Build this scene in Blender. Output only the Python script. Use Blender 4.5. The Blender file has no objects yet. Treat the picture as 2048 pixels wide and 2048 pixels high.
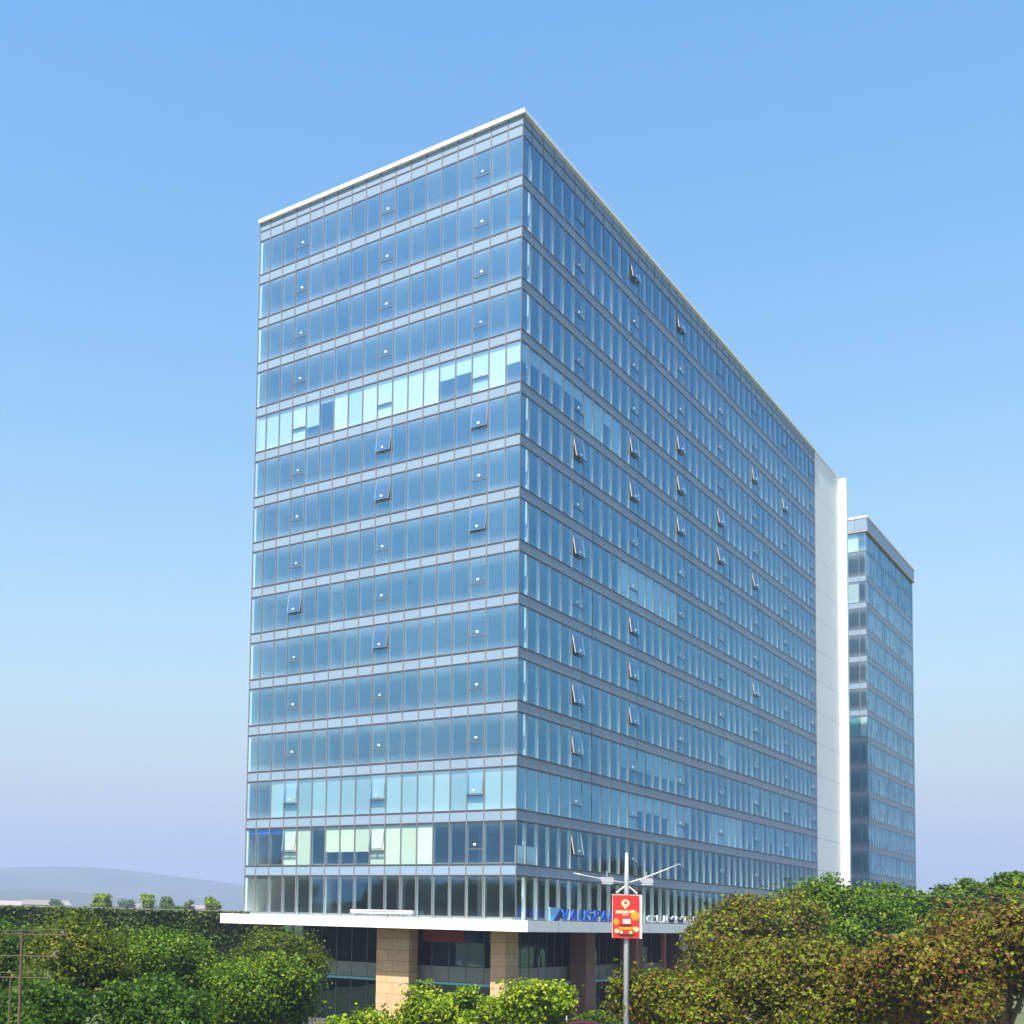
import bpy, math, random
import numpy as np
from mathutils import Matrix, Vector

scene = bpy.context.scene
col = scene.collection
RNG = random.Random(7)
NR = np.random.default_rng(11)

# ---------------------------------------------------------------- camera
cam_d = bpy.data.cameras.new('camera')
cam = bpy.data.objects.new('camera', cam_d)
col.objects.link(cam)
scene.camera = cam
cam_d.sensor_width = 36.0
cam_d.lens = 2458.18 / 2048 * 36
cam_d.shift_x = (1024 - 525.3) / 2048
cam_d.shift_y = (1658.9 - 1024) / 2048
cam_d.clip_start = 0.5
cam_d.clip_end = 30000
r_ = Vector((0.7856464850838701, 0.6182234443806636, 0.023651073833309364))
u_ = Vector((0.02416720602229848, -0.06886649173988615, 0.9973331201100845))
f_ = Vector((-0.6182034831901515, 0.782979679898239, 0.06904545052366143))
G = 4.5                                  # the storey grid starts 4.5 m above the ground
CAM = Vector((40.643, -81.195, 3.927 + G))
cam.matrix_world = Matrix(((r_.x, u_.x, -f_.x, CAM.x), (r_.y, u_.y, -f_.y, CAM.y), (r_.z, u_.z, -f_.z, CAM.z), (0, 0, 0, 1)))

# ---------------------------------------------------------------- light
SUN_EL = math.radians(59.5)
SUN_AZ = math.radians(175.5)               # clockwise from +Y: almost square onto the short facade
sun_dir = Vector((math.sin(SUN_AZ) * math.cos(SUN_EL), math.cos(SUN_AZ) * math.cos(SUN_EL), math.sin(SUN_EL)))
sun_d = bpy.data.lights.new('sun', 'SUN')
sun_d.energy = 5.0
sun_d.angle = math.radians(0.5)
sun_d.color = (1.0, 0.94, 0.85)
sun = bpy.data.objects.new('sun', sun_d)
sun.rotation_euler = sun_dir.to_track_quat('Z', 'Y').to_euler()
sun.location = (0, -60, 120)
col.objects.link(sun)

world = bpy.data.worlds.new('World')
scene.world = world
world.use_nodes = True
wn, wl = world.node_tree.nodes, world.node_tree.links
wn.clear()
w_out = wn.new('ShaderNodeOutputWorld')
w_bg = wn.new('ShaderNodeBackground')
w_sky = wn.new('ShaderNodeTexSky')
w_sky.sky_type = 'NISHITA'
w_sky.sun_disc = False
w_sky.sun_elevation = SUN_EL
w_sky.sun_rotation = SUN_AZ
w_sky.altitude = 0
w_sky.air_density = 2.0
w_sky.dust_density = 3.0
w_sky.ozone_density = 3.6
w_bg.inputs['Strength'].default_value = 0.087
w_hs = wn.new('ShaderNodeHueSaturation')
w_hs.inputs['Saturation'].default_value = 1.52
w_hs.inputs['Hue'].default_value = 0.5
wl.new(w_sky.outputs[0], w_hs.inputs['Color'])
wl.new(w_hs.outputs[0], w_bg.inputs['Color'])
wl.new(w_bg.outputs[0], w_out.inputs['Surface'])

scene.view_settings.view_transform = 'Standard'
scene.view_settings.look = 'None'
scene.view_settings.exposure = 1.38
scene.view_settings.gamma = 1.0
scene.view_settings.use_curve_mapping = False
cy = scene.cycles
cy.use_denoising = True
cy.max_bounces = 10
cy.transparent_max_bounces = 24
cy.transmission_bounces = 6
cy.glossy_bounces = 4
cy.diffuse_bounces = 4
cy.volume_bounces = 0
cy.caustics_reflective = False
cy.caustics_refractive = False

# ---------------------------------------------------------------- materials
def new_mat(name):
    m = bpy.data.materials.new(name)
    m.use_nodes = True
    m.node_tree.nodes.clear()
    return m, m.node_tree.nodes, m.node_tree.links

def rnd_node(n, l):
    """0..1 per object and per loose piece of a mesh"""
    a = n.new('ShaderNodeObjectInfo'); b = n.new('ShaderNodeNewGeometry')
    s = n.new('ShaderNodeMath'); s.operation = 'ADD'
    l.new(a.outputs['Random'], s.inputs[0]); l.new(b.outputs['Random Per Island'], s.inputs[1])
    f = n.new('ShaderNodeMath'); f.operation = 'FRACT'
    l.new(s.outputs[0], f.inputs[0])
    return f.outputs[0]

def paint(name, c, rough=0.6, spec=0.4, var=0.06, noise=0.12, nscale=2.0, metal=0.0, coat=0.0, streak=False):
    m, n, l = new_mat(name)
    o = n.new('ShaderNodeOutputMaterial'); p = n.new('ShaderNodeBsdfPrincipled')
    l.new(p.outputs[0], o.inputs[0])
    p.inputs['Roughness'].default_value = rough
    p.inputs['Specular IOR Level'].default_value = spec
    p.inputs['Metallic'].default_value = metal
    p.inputs['Coat Weight'].default_value = coat
    p.inputs['Coat Roughness'].default_value = 0.03
    tc = n.new('ShaderNodeTexCoord'); mp = n.new('ShaderNodeMapping')
    l.new(tc.outputs['Object'], mp.inputs[0])
    if streak:
        mp.inputs['Scale'].default_value = (1.0, 1.0, 0.12)
    nz = n.new('ShaderNodeTexNoise'); nz.inputs['Scale'].default_value = nscale; nz.inputs['Detail'].default_value = 5
    l.new(mp.outputs[0], nz.inputs['Vector'])
    r = rnd_node(n, l)
    a = n.new('ShaderNodeMapRange'); a.inputs['To Min'].default_value = 1 - noise; a.inputs['To Max'].default_value = 1 + noise
    l.new(nz.outputs['Fac'], a.inputs['Value'])
    b = n.new('ShaderNodeMapRange'); b.inputs['To Min'].default_value = 1 - var; b.inputs['To Max'].default_value = 1 + var
    l.new(r, b.inputs['Value'])
    mu = n.new('ShaderNodeMath'); mu.operation = 'MULTIPLY'
    l.new(a.outputs[0], mu.inputs[0]); l.new(b.outputs[0], mu.inputs[1])
    sc = n.new('ShaderNodeVectorMath'); sc.operation = 'SCALE'
    sc.inputs[0].default_value = c
    l.new(mu.outputs[0], sc.inputs['Scale'])
    l.new(sc.outputs[0], p.inputs['Base Color'])
    return m

def glass(name, tint, refl, base, span, wav=0.02, light_film=0.0):
    """coated glazing: tinted see-through plus a mirror share that grows towards grazing"""
    m, n, l = new_mat(name)
    o = n.new('ShaderNodeOutputMaterial'); mix = n.new('ShaderNodeMixShader')
    t = n.new('ShaderNodeBsdfTransparent'); g = n.new('ShaderNodeBsdfGlossy')
    g.inputs['Roughness'].default_value = 0.015
    g.inputs['Color'].default_value = (*refl, 1)
    r = rnd_node(n, l)
    b = n.new('ShaderNodeMapRange'); b.inputs['To Min'].default_value = 0.9; b.inputs['To Max'].default_value = 1.06
    l.new(r, b.inputs['Value'])
    sc = n.new('ShaderNodeVectorMath'); sc.operation = 'SCALE'; sc.inputs[0].default_value = tint
    l.new(b.outputs[0], sc.inputs['Scale']); l.new(sc.outputs[0], t.inputs['Color'])
    tc = n.new('ShaderNodeTexCoord'); nz = n.new('ShaderNodeTexNoise')
    nz.inputs['Scale'].default_value = 0.55; nz.inputs['Detail'].default_value = 2
    l.new(tc.outputs['Object'], nz.inputs['Vector'])
    bp = n.new('ShaderNodeBump'); bp.inputs['Strength'].default_value = wav; bp.inputs['Distance'].default_value = 0.3
    l.new(nz.outputs['Fac'], bp.inputs['Height']); l.new(bp.outputs[0], g.inputs['Normal'])
    fr = n.new('ShaderNodeLayerWeight'); fr.inputs['Blend'].default_value = 0.5
    pw = n.new('ShaderNodeMath'); pw.operation = 'POWER'; pw.inputs[1].default_value = 3.0
    l.new(fr.outputs['Facing'], pw.inputs[0])
    ma = n.new('ShaderNodeMath'); ma.operation = 'MULTIPLY_ADD'
    ma.inputs[1].default_value = span; ma.inputs[2].default_value = base
    l.new(pw.outputs[0], ma.inputs[0]); l.new(ma.outputs[0], mix.inputs['Fac'])
    l.new(t.outputs[0], mix.inputs[1]); l.new(g.outputs[0], mix.inputs[2])
    if not light_film:
        l.new(mix.outputs[0], o.inputs[0])
        return m
    # pale film painted in to brighten the windows, uneven per pane and streaked
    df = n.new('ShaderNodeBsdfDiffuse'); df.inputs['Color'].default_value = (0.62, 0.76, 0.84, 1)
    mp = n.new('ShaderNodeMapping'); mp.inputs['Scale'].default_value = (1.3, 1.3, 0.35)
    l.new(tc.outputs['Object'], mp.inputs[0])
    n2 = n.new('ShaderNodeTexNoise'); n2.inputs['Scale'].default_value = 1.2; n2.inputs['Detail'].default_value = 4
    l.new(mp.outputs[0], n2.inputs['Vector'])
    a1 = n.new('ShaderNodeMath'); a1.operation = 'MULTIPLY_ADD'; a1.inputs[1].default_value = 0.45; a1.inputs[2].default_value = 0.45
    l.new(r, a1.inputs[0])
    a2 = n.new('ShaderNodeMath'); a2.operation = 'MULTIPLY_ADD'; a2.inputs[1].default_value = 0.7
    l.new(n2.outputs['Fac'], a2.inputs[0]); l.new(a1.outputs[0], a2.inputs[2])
    # painted light gradient: paler towards top and bottom edge of every window strip (storeys are 4 m apart)
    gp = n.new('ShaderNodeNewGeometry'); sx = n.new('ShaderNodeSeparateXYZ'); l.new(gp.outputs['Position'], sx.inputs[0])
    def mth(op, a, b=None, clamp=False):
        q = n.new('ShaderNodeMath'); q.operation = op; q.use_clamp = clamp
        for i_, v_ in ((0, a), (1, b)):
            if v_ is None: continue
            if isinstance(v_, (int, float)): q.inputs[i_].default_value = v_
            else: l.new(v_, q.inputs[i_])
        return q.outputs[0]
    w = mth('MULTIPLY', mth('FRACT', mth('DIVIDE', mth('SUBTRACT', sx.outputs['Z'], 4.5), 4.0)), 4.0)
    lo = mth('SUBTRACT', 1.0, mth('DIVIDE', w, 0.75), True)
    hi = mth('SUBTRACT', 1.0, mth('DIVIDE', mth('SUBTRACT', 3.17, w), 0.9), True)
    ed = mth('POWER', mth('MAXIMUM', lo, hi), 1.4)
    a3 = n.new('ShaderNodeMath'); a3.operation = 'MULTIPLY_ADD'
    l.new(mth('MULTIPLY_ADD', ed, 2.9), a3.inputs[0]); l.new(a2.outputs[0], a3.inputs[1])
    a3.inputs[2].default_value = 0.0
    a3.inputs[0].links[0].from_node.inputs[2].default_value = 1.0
    a4 = n.new('ShaderNodeMath'); a4.operation = 'MULTIPLY'; a4.inputs[1].default_value = light_film
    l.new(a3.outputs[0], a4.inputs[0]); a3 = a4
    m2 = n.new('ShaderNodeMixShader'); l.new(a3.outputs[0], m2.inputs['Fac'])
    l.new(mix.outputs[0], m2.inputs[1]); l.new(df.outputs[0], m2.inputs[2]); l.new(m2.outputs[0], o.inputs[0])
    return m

def clear_back(name):
    m, n, l = new_mat(name)
    o = n.new('ShaderNodeOutputMaterial'); t = n.new('ShaderNodeBsdfTransparent')
    t.inputs['Color'].default_value = (0.97, 0.99, 0.98, 1)
    l.new(t.outputs[0], o.inputs[0])
    return m

def leaf_mat(name, stops, trans=0.35, rough=0.45):
    m, n, l = new_mat(name)
    o = n.new('ShaderNodeOutputMaterial'); p = n.new('ShaderNodeBsdfPrincipled')
    tr = n.new('ShaderNodeBsdfTranslucent'); mix = n.new('ShaderNodeMixShader'); mix.inputs['Fac'].default_value = trans
    p.inputs['Roughness'].default_value = rough
    p.inputs['Specular IOR Level'].default_value = 0.12
    ge = n.new('ShaderNodeNewGeometry'); ra = n.new('ShaderNodeValToRGB')
    tc = n.new('ShaderNodeTexCoord'); nz = n.new('ShaderNodeTexNoise'); nz.inputs['Scale'].default_value = 0.9
    nz.inputs['Detail'].default_value = 2
    l.new(tc.outputs['Object'], nz.inputs['Vector'])
    mx = n.new('ShaderNodeMath'); mx.operation = 'MULTIPLY_ADD'; mx.inputs[1].default_value = 0.9; mx.inputs[2].default_value = -0.45
    l.new(nz.outputs['Fac'], mx.inputs[0])
    ad = n.new('ShaderNodeMath'); ad.operation = 'ADD'; ad.use_clamp = True
    l.new(mx.outputs[0], ad.inputs[0]); l.new(ge.outputs['Random Per Island'], ad.inputs[1])
    cr = ra.color_ramp
    while len(cr.elements) > 1: cr.elements.remove(cr.elements[-1])
    for i, (pos, c) in enumerate(stops):
        e = cr.elements[0] if i == 0 else cr.elements.new(pos)
        e.position = pos; e.color = (*c, 1)
    l.new(ad.outputs[0], ra.inputs[0])
    l.new(ra.outputs[0], p.inputs['Base Color']); l.new(ra.outputs[0], tr.inputs['Color'])
    l.new(p.outputs[0], mix.inputs[1]); l.new(tr.outputs[0], mix.inputs[2]); l.new(mix.outputs[0], o.inputs[0])
    return m

def ground_mat(name, c1, c2, scale):
    m, n, l = new_mat(name)
    o = n.new('ShaderNodeOutputMaterial'); p = n.new('ShaderNodeBsdfPrincipled'); p.inputs['Roughness'].default_value = 0.9
    tc = n.new('ShaderNodeTexCoord'); nz = n.new('ShaderNodeTexNoise'); nz.inputs['Scale'].default_value = scale; nz.inputs['Detail'].default_value = 8
    l.new(tc.outputs['Object'], nz.inputs['Vector'])
    ra = n.new('ShaderNodeValToRGB'); ra.color_ramp.elements[0].position = 0.35; ra.color_ramp.elements[1].position = 0.65
    ra.color_ramp.elements[0].color = (*c1, 1); ra.color_ramp.elements[1].color = (*c2, 1)
    l.new(nz.outputs['Fac'], ra.inputs[0]); l.new(ra.outputs[0], p.inputs['Base Color']); l.new(p.outputs[0], o.inputs[0])
    return m

M = {
    'vision': glass('vision_glass', (0.80, 0.94, 0.95), (0.20, 0.63, 0.98), 0.37, 0.07, light_film=0.042),
    'vision_dim': glass('vision_glass_dim', (0.82, 0.93, 0.93), (0.25, 0.62, 0.85), 0.24, 0.12, light_film=0.008),  # darker copy of the vision glass, dimness of the low storeys put into it
    'back': clear_back('glass_back'),
    'lobby': glass('lobby_glass', (0.30, 0.42, 0.42), (0.6, 0.9, 0.95), 0.10, 0.6),
    'spandrel': paint('spandrel_glass', (0.195, 0.275, 0.36), 0.5, 0.15, 0.04, 0.03, 0.6, coat=0.35),
    'frame': paint('grey_aluminium', (0.15, 0.14, 0.15), 0.5, 0.4, 0.05, 0.05),
    'transom': paint('dark_transom', (0.05, 0.05, 0.055), 0.5, 0.4, 0.05, 0.05),
    'pelmet': paint('grey_pelmet', (0.30, 0.31, 0.32), 0.7, 0.2, 0.1, 0.05),
    'fin': paint('white_inner_mullion', (0.82, 0.87, 0.87), 0.5, 0.3, 0.10, 0.02),
    'sash': paint('dark_sash', (0.10, 0.10, 0.11), 0.5, 0.4, 0.1, 0.05),
    'reveal': paint('sash_reveal', (0.55, 0.46, 0.38), 0.6, 0.3, 0.05, 0.05),
    'white': paint('white_wall_paint', (0.87, 0.86, 0.84), 0.7, 0.3, 0.012, 0.03, 0.5, streak=True),
    'coping': paint('white_coping', (0.85, 0.84, 0.81), 0.5, 0.4, 0.02, 0.03),
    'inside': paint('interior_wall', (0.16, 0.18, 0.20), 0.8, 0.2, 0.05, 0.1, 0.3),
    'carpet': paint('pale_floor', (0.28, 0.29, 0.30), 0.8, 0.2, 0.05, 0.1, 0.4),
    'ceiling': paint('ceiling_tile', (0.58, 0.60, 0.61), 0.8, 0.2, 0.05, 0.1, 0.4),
    'blind': paint('white_blind', (0.92, 0.93, 0.92), 0.8, 0.2, 0.04, 0.02),
    'blind_cream': paint('cream_blind', (0.86, 0.83, 0.62), 0.8, 0.2, 0.05, 0.03),
    'blind_grey': paint('pale_grey_blind', (0.52, 0.60, 0.60), 0.8, 0.2, 0.05, 0.06),
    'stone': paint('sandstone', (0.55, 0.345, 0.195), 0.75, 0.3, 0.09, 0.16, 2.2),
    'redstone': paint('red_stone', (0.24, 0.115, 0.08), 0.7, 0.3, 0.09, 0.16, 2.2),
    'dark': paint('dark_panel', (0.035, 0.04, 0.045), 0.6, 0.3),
    'greyband': paint('grey_band_panel', (0.25, 0.25, 0.22), 0.5, 0.4, 0.05, 0.08, coat=0.3),
    'cyan': paint('cyan_glass_edge', (0.20, 0.52, 0.52), 0.2, 0.5, 0.03, 0.05),
    'bark': paint('bark', (0.10, 0.075, 0.05), 0.9, 0.1, 0.1, 0.4, 6, streak=True),
    'red': paint('red_print', (0.62, 0.025, 0.02), 0.5, 0.4, 0.0, 0.05),
    'redboard': paint('dull_red_board', (0.25, 0.02, 0.02), 0.5, 0.4, 0.0, 0.05),
    'cream': paint('cream_print', (0.80, 0.60, 0.32), 0.5, 0.4, 0.05, 0.1),
    'orange': paint('orange_print', (0.85, 0.25, 0.01), 0.5, 0.4, 0.15, 0.2, 6),
    'yellow': paint('yellow_print', (0.9, 0.72, 0.25), 0.5, 0.4, 0.1, 0.2, 6),
    'brown': paint('dark_brown_print', (0.06, 0.02, 0.02), 0.5, 0.4, 0.0, 0.1),
    'pink': paint('pale_pink_print', (0.72, 0.48, 0.50), 0.5, 0.4, 0.0, 0.1),
    'blue': paint('blue_letter', (0.01, 0.09, 0.50), 0.4, 0.4, 0.06, 0.05),
    'navy': paint('navy_panel', (0.005, 0.02, 0.13), 0.4, 0.4, 0.0, 0.05),
    'skyblue': paint('light_blue_panel', (0.15, 0.45, 0.80), 0.4, 0.4, 0.0, 0.05),
    'letter': paint('white_letter', (0.50, 0.53, 0.60), 0.4, 0.4, 0.06, 0.05),
    'galv': paint('galvanised_steel', (0.40, 0.42, 0.45), 0.42, 0.5, 0.03, 0.08, 3, metal=0.35),
    'cable': paint('cable_black', (0.03, 0.03, 0.03), 0.6, 0.3),
    'beige': paint('beige_board', (0.42, 0.38, 0.34), 0.6, 0.3),
    'rust': paint('rust_red_steel', (0.25, 0.06, 0.045), 0.6, 0.3, 0.0, 0.2),
    'maroon': paint('maroon_car_paint', (0.045, 0.006, 0.008), 0.25, 0.5, 0.0, 0.02, coat=0.3),
    'tyre': paint('tyre_rubber', (0.015, 0.015, 0.015), 0.85, 0.2),
    'lampglass': paint('headlamp_lens', (0.75, 0.77, 0.78), 0.1, 0.6),
    'concrete': paint('kerb_concrete', (0.38, 0.37, 0.35), 0.85, 0.2, 0.06, 0.15, 1.5),
    'housewall': paint('pale_render', (0.50, 0.46, 0.42), 0.8, 0.2, 0.2, 0.1),
    'rooftile': paint('grey_roof', (0.20, 0.18, 0.17), 0.8, 0.2, 0.2, 0.1),
    'grass': ground_mat('lawn', (0.035, 0.06, 0.015), (0.09, 0.10, 0.03), 0.25),
    'asphalt': ground_mat('asphalt', (0.045, 0.045, 0.047), (0.065, 0.064, 0.062), 1.5),
    'paving': ground_mat('paving', (0.24, 0.23, 0.21), (0.32, 0.30, 0.28), 0.8),
    'marking': paint('road_paint', (0.7, 0.7, 0.66), 0.7, 0.2, 0.0, 0.15, 4),
    'hill': ground_mat('hill_scrub', (0.015, 0.035, 0.03), (0.04, 0.055, 0.035), 0.006),
    'leaf_green': leaf_mat('leaf_green', [(0.0, (0.018, 0.052, 0.002)), (0.45, (0.060, 0.132, 0.004)), (0.8, (0.116, 0.193, 0.006)), (1.0, (0.201, 0.256, 0.009))]),
    'leaf_dark': leaf_mat('leaf_dark', [(0.0, (0.012, 0.043, 0.003)), (0.6, (0.043, 0.105, 0.005)), (1.0, (0.101, 0.168, 0.008))]),
    'leaf_yellow': leaf_mat('leaf_yellow', [(0.0, (0.022, 0.047, 0.002)), (0.5, (0.066, 0.104, 0.003)), (0.85, (0.119, 0.145, 0.005)), (1.0, (0.189, 0.183, 0.020))]),
    'leaf_lime': leaf_mat('leaf_lime', [(0.0, (0.049, 0.106, 0.003)), (0.45, (0.152, 0.249, 0.004)), (0.85, (0.275, 0.347, 0.008)), (1.0, (0.408, 0.417, 0.045))]),
    'leaf_olive': leaf_mat('leaf_olive', [(0.0, (0.037, 0.058, 0.003)), (0.30, (0.100, 0.124, 0.007)), (0.48, (0.132, 0.103, 0.017)), (0.66, (0.174, 0.073, 0.025)), (0.78, (0.108, 0.158, 0.004)), (1.0, (0.215, 0.265, 0.010))]),
    'leaf_russet': leaf_mat('leaf_russet', [(0.0, (0.04, 0.05, 0.004)), (0.25, (0.10, 0.10, 0.008)), (0.45, (0.15, 0.085, 0.018)), (0.70, (0.19, 0.07, 0.026)), (0.80, (0.10, 0.14, 0.006)), (1.0, (0.20, 0.23, 0.012))]),
    'leaf_creeper': leaf_mat('leaf_creeper', [(0.0, (0.032, 0.056, 0.010)), (0.6, (0.056, 0.096, 0.015)), (1.0, (0.113, 0.121, 0.032))], 0.2),
}

# ---------------------------------------------------------------- mesh helpers
class MB:
    def __init__(self): self.v = []; self.f = []; self.mi = []
    def quad(self, a, b, c, d, mi=0):
        n = len(self.v); self.v += [tuple(a), tuple(b), tuple(c), tuple(d)]; self.f.append((n, n + 1, n + 2, n + 3)); self.mi.append(mi)
    def box(self, x0, x1, y0, y1, z0, z1, mi=0, faces=None):
        """faces: material index for (-x,+x,-y,+y,-z,+z)"""
        n = len(self.v)
        self.v += [(x, y, z) for z in (z0, z1) for y in (y0, y1) for x in (x0, x1)]
        q = [(0, 4, 6, 2), (1, 3, 7, 5), (0, 1, 5, 4), (2, 6, 7, 3), (0, 2, 3, 1), (4, 5, 7, 6)]
        for i, t in enumerate(q):
            self.f.append(tuple(n + k for k in t)); self.mi.append(faces[i] if faces else mi)
        return self
    def tube(self, pts, rad, seg=8, mi=0, cap=True):
        pts = [Vector(p) for p in pts]
        if not hasattr(rad, '__len__'): rad = [rad] * len(pts)
        base = len(self.v)
        for i, p in enumerate(pts):
            t = (pts[min(i + 1, len(pts) - 1)] - pts[max(i - 1, 0)]).normalized()
            a = t.cross(Vector((0, 0, 1)) if abs(t.z) < 0.9 else Vector((1, 0, 0))).normalized(); b = t.cross(a)
            for k in range(seg):
                w = 2 * math.pi * k / seg
                self.v.append(tuple(p + (a * math.cos(w) + b * math.sin(w)) * rad[i]))
        for i in range(len(pts) - 1):
            for k in range(seg):
                k2 = (k + 1) % seg
                self.f.append((base + i * seg + k, base + i * seg + k2, base + (i + 1) * seg + k2, base + (i + 1) * seg + k)); self.mi.append(mi)
        if cap:
            self.f.append(tuple(base + k for k in range(seg))[::-1]); self.mi.append(mi)
            e = base + (len(pts) - 1) * seg
            self.f.append(tuple(e + k for k in range(seg))); self.mi.append(mi)
        return self
    def prism(self, poly, axis, a0, a1, mi=0):
        """poly in the other two axes, extruded along axis from a0 to a1"""
        n = len(self.v); k = len(poly)
        def P(p, a):
            if axis == 'x': return (a, p[0], p[1])
            if axis == 'y': return (p[0], a, p[1])
            return (p[0], p[1], a)
        self.v += [P(p, a0) for p in poly] + [P(p, a1) for p in poly]
        self.f.append(tuple(range(n, n + k))[::-1]); self.mi.append(mi)
        self.f.append(tuple(range(n + k, n + 2 * k))); self.mi.append(mi)
        for i in range(k):
            j = (i + 1) % k
            self.f.append((n + i, n + j, n + k + j, n + k + i)); self.mi.append(mi)
        return self
    def mesh(self, name, mats):
        me = bpy.data.meshes.new(name)
        me.from_pydata(self.v, [], self.f)
        for m in (mats if isinstance(mats, (list, tuple)) else [mats]): me.materials.append(m)
        me.polygons.foreach_set('material_index', self.mi)
        me.update()
        return me
    def build(self, name, mats, parent=None, loc=(0, 0, 0), smooth=False):
        me = self.mesh(name, mats)
        if smooth: me.polygons.foreach_set('use_smooth', [True] * len(me.polygons))
        return link(name, me, parent, loc)

def link(name, data, parent=None, loc=(0, 0, 0), rz=0.0):
    o = bpy.data.objects.new(name, data)
    col.objects.link(o)
    if parent is not None: o.parent = parent
    o.location = loc
    if rz: o.rotation_euler = (0, 0, rz)
    return o

def tag(o, label=None, cat=None, group=None, kind=None):
    if label: o['label'] = label
    if cat: o['category'] = cat
    if group: o['group'] = group
    if kind: o['kind'] = kind
    return o

def empty(name, loc, label, cat, group=None, rz=0.0):
    return tag(link(name, None, None, loc, rz), label, cat, group)

def box(name, b, mats, parent=None, faces=None):
    return MB().box(*b, faces=faces).build(name, mats, parent)

# ---------------------------------------------------------------- ground, road, hills
def sheet(name, poly, z, m):
    mb = MB(); mb.v = [(x, y, z) for x, y in poly]; mb.f = [tuple(range(len(poly)))]; mb.mi = [0]
    return tag(mb.build(name, m), kind='structure')
R0 = 9000
sheet('ground', [(-R0, -R0), (R0, -R0), (R0, R0), (-R0, R0)], -0.008, M['grass'])
# the road runs along the long face's far side of the front garden, perpendicular to the view
ux, uy = 0.7856, 0.6182          # along the road
nx, ny = -0.6182, 0.783          # away from the camera
def rp(a, b): return (40.6 + ux * a + nx * b, -81.2 + uy * a + ny * b)
def strip(name, b0, b1, z, m, a0=-260, a1=260):
    return sheet(name, [rp(a0, b0), rp(a1, b0), rp(a1, b1), rp(a0, b1)], z, m)
strip('road', 8, 36, 0.0, M['asphalt'])
strip('pavement', 36.6, 43, 0.13, M['paving'])
kb = MB()
c = [rp(-260, 36), rp(260, 36), rp(260, 36.6), rp(-260, 36.6)]
kb.prism(c, 'z', -0.02, 0.15)
tag(kb.build('kerb', M['concrete']), kind='structure')
mk = MB()
for i in range(-40, 40):
    q = [rp(i * 6, 21.9), rp(i * 6 + 2.6, 21.9), rp(i * 6 + 2.6, 22.1), rp(i * 6, 22.1)]
    mk.quad(*[(x, y, 0.004) for x, y in q])
tag(mk.build('road_marking', M['marking']), kind='structure')
sheet('forecourt', [(-30, -5), (12, -5), (12, 110), (-30, 110)], 0.0, M['asphalt'])

def hill(name, D0, D1, H, seed, az0, az1, m, prof):
    """a ridge with real depth, D0..D1 metres away"""
    na, nd = 150, 16
    rr = np.random.default_rng(seed)
    ph = rr.uniform(0, 6.28, 10)
    v = []; f = []
    for j in range(nd + 1):
        t = j / nd; D = D0 + (D1 - D0) * t
        for i in range(na + 1):
            s = i / na; az = math.radians(az0 + (az1 - az0) * s)
            h = prof(az0 + (az1 - az0) * s) * H
            w = sum(math.sin(s * (9 + 8.3 * k) + ph[k] + t * (k + 1) * 1.6) / (k + 1.6) for k in range(7))
            z = h * (math.sin(t * math.pi) ** 1.2) * (1 + 0.13 * w) - 3 * (1 - math.sin(t * math.pi))
            v.append((CAM.x + D * math.sin(az), CAM.y + D * math.cos(az), z))
    for j in range(nd):
        for i in range(na):
            a = j * (na + 1) + i
            f.append((a, a + 1, a + na + 2, a + na + 1))
    mb = MB(); mb.v = v; mb.f = f; mb.mi = [0] * len(f)
    return tag(mb.build(name, m, smooth=True), kind='structure')
def sstep(a, b, x):
    t = max(0.0, min(1.0, (x - a) / (b - a))); return t * t * (3 - 2 * t)
# azimuth clockwise from +Y; the left border of the frame is near -51 deg, the tower's left edge near -39
hill('far_hills', 2900, 4600, 134, 3, -100, 0, M['hill'], lambda a: 0.28 + 0.72 * sstep(-30, -47, a) * (1 - 0.35 * sstep(-56, -80, a)))
hill('near_hills', 1750, 2600, 42, 8, -100, 0, M['hill'], lambda a: 0.30 + 0.70 * sstep(-40, -49, a))

# ---------------------------------------------------------------- the office tower
P_, A_, P2, A2 = 1.43108, 1.23983, 1.95025, 1.51759
WL, WR = 25.271, 82.405
H = 4.0
XE = [0.0] + [-(A_ + k * P_) for k in range(17)] + [-WL]      # short face, from the near corner leftwards
YE = [0.0] + [A2 + k * P2 for k in range(42)] + [WR]           # long face, from the near corner away
TOP_W = 63.08 + G
PAR1, PAR2, CAP = 63.95 + G, 64.72 + G, 65.05 + G
SP = 0.83
def sill(s): return s * H + G
def head(s): return sill(s) + H - SP if s < 15 else TOP_W

tower = empty('office_tower', (0, 0, 0), 'tall blue glass office tower with its near corner facing the road and a white canopy', 'office building', 'glass office towers')

def near_mm(v): return (Vector(v) - CAM).length

class Face:
    """local coordinates (u, d, z): u along the face, d outwards"""
    def __init__(self, axis): self.axis = axis
    def b(self, u0, u1, d0, d1, z0, z1):
        if self.axis == 'L': return (min(u0, u1), max(u0, u1), -d1, -d0, z0, z1)
        return (d0, d1, min(u0, u1), max(u0, u1), z0, z1)
    def facemats(self, out, inn, side):
        if self.axis == 'L': return (side, side, out, inn, side, side)
        return (inn, out, side, side, side, side)
    def pt(self, u, d, z): return (u, -d, z) if self.axis == 'L' else (d, u, z)
FL, FR = Face('L'), Face('R')
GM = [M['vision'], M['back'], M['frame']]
GC = [M['vision_dim'], M['back'], M['frame']]        # the two lowest glazed storeys take the darker copy, as painted shade
GAP = 0.045

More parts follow.
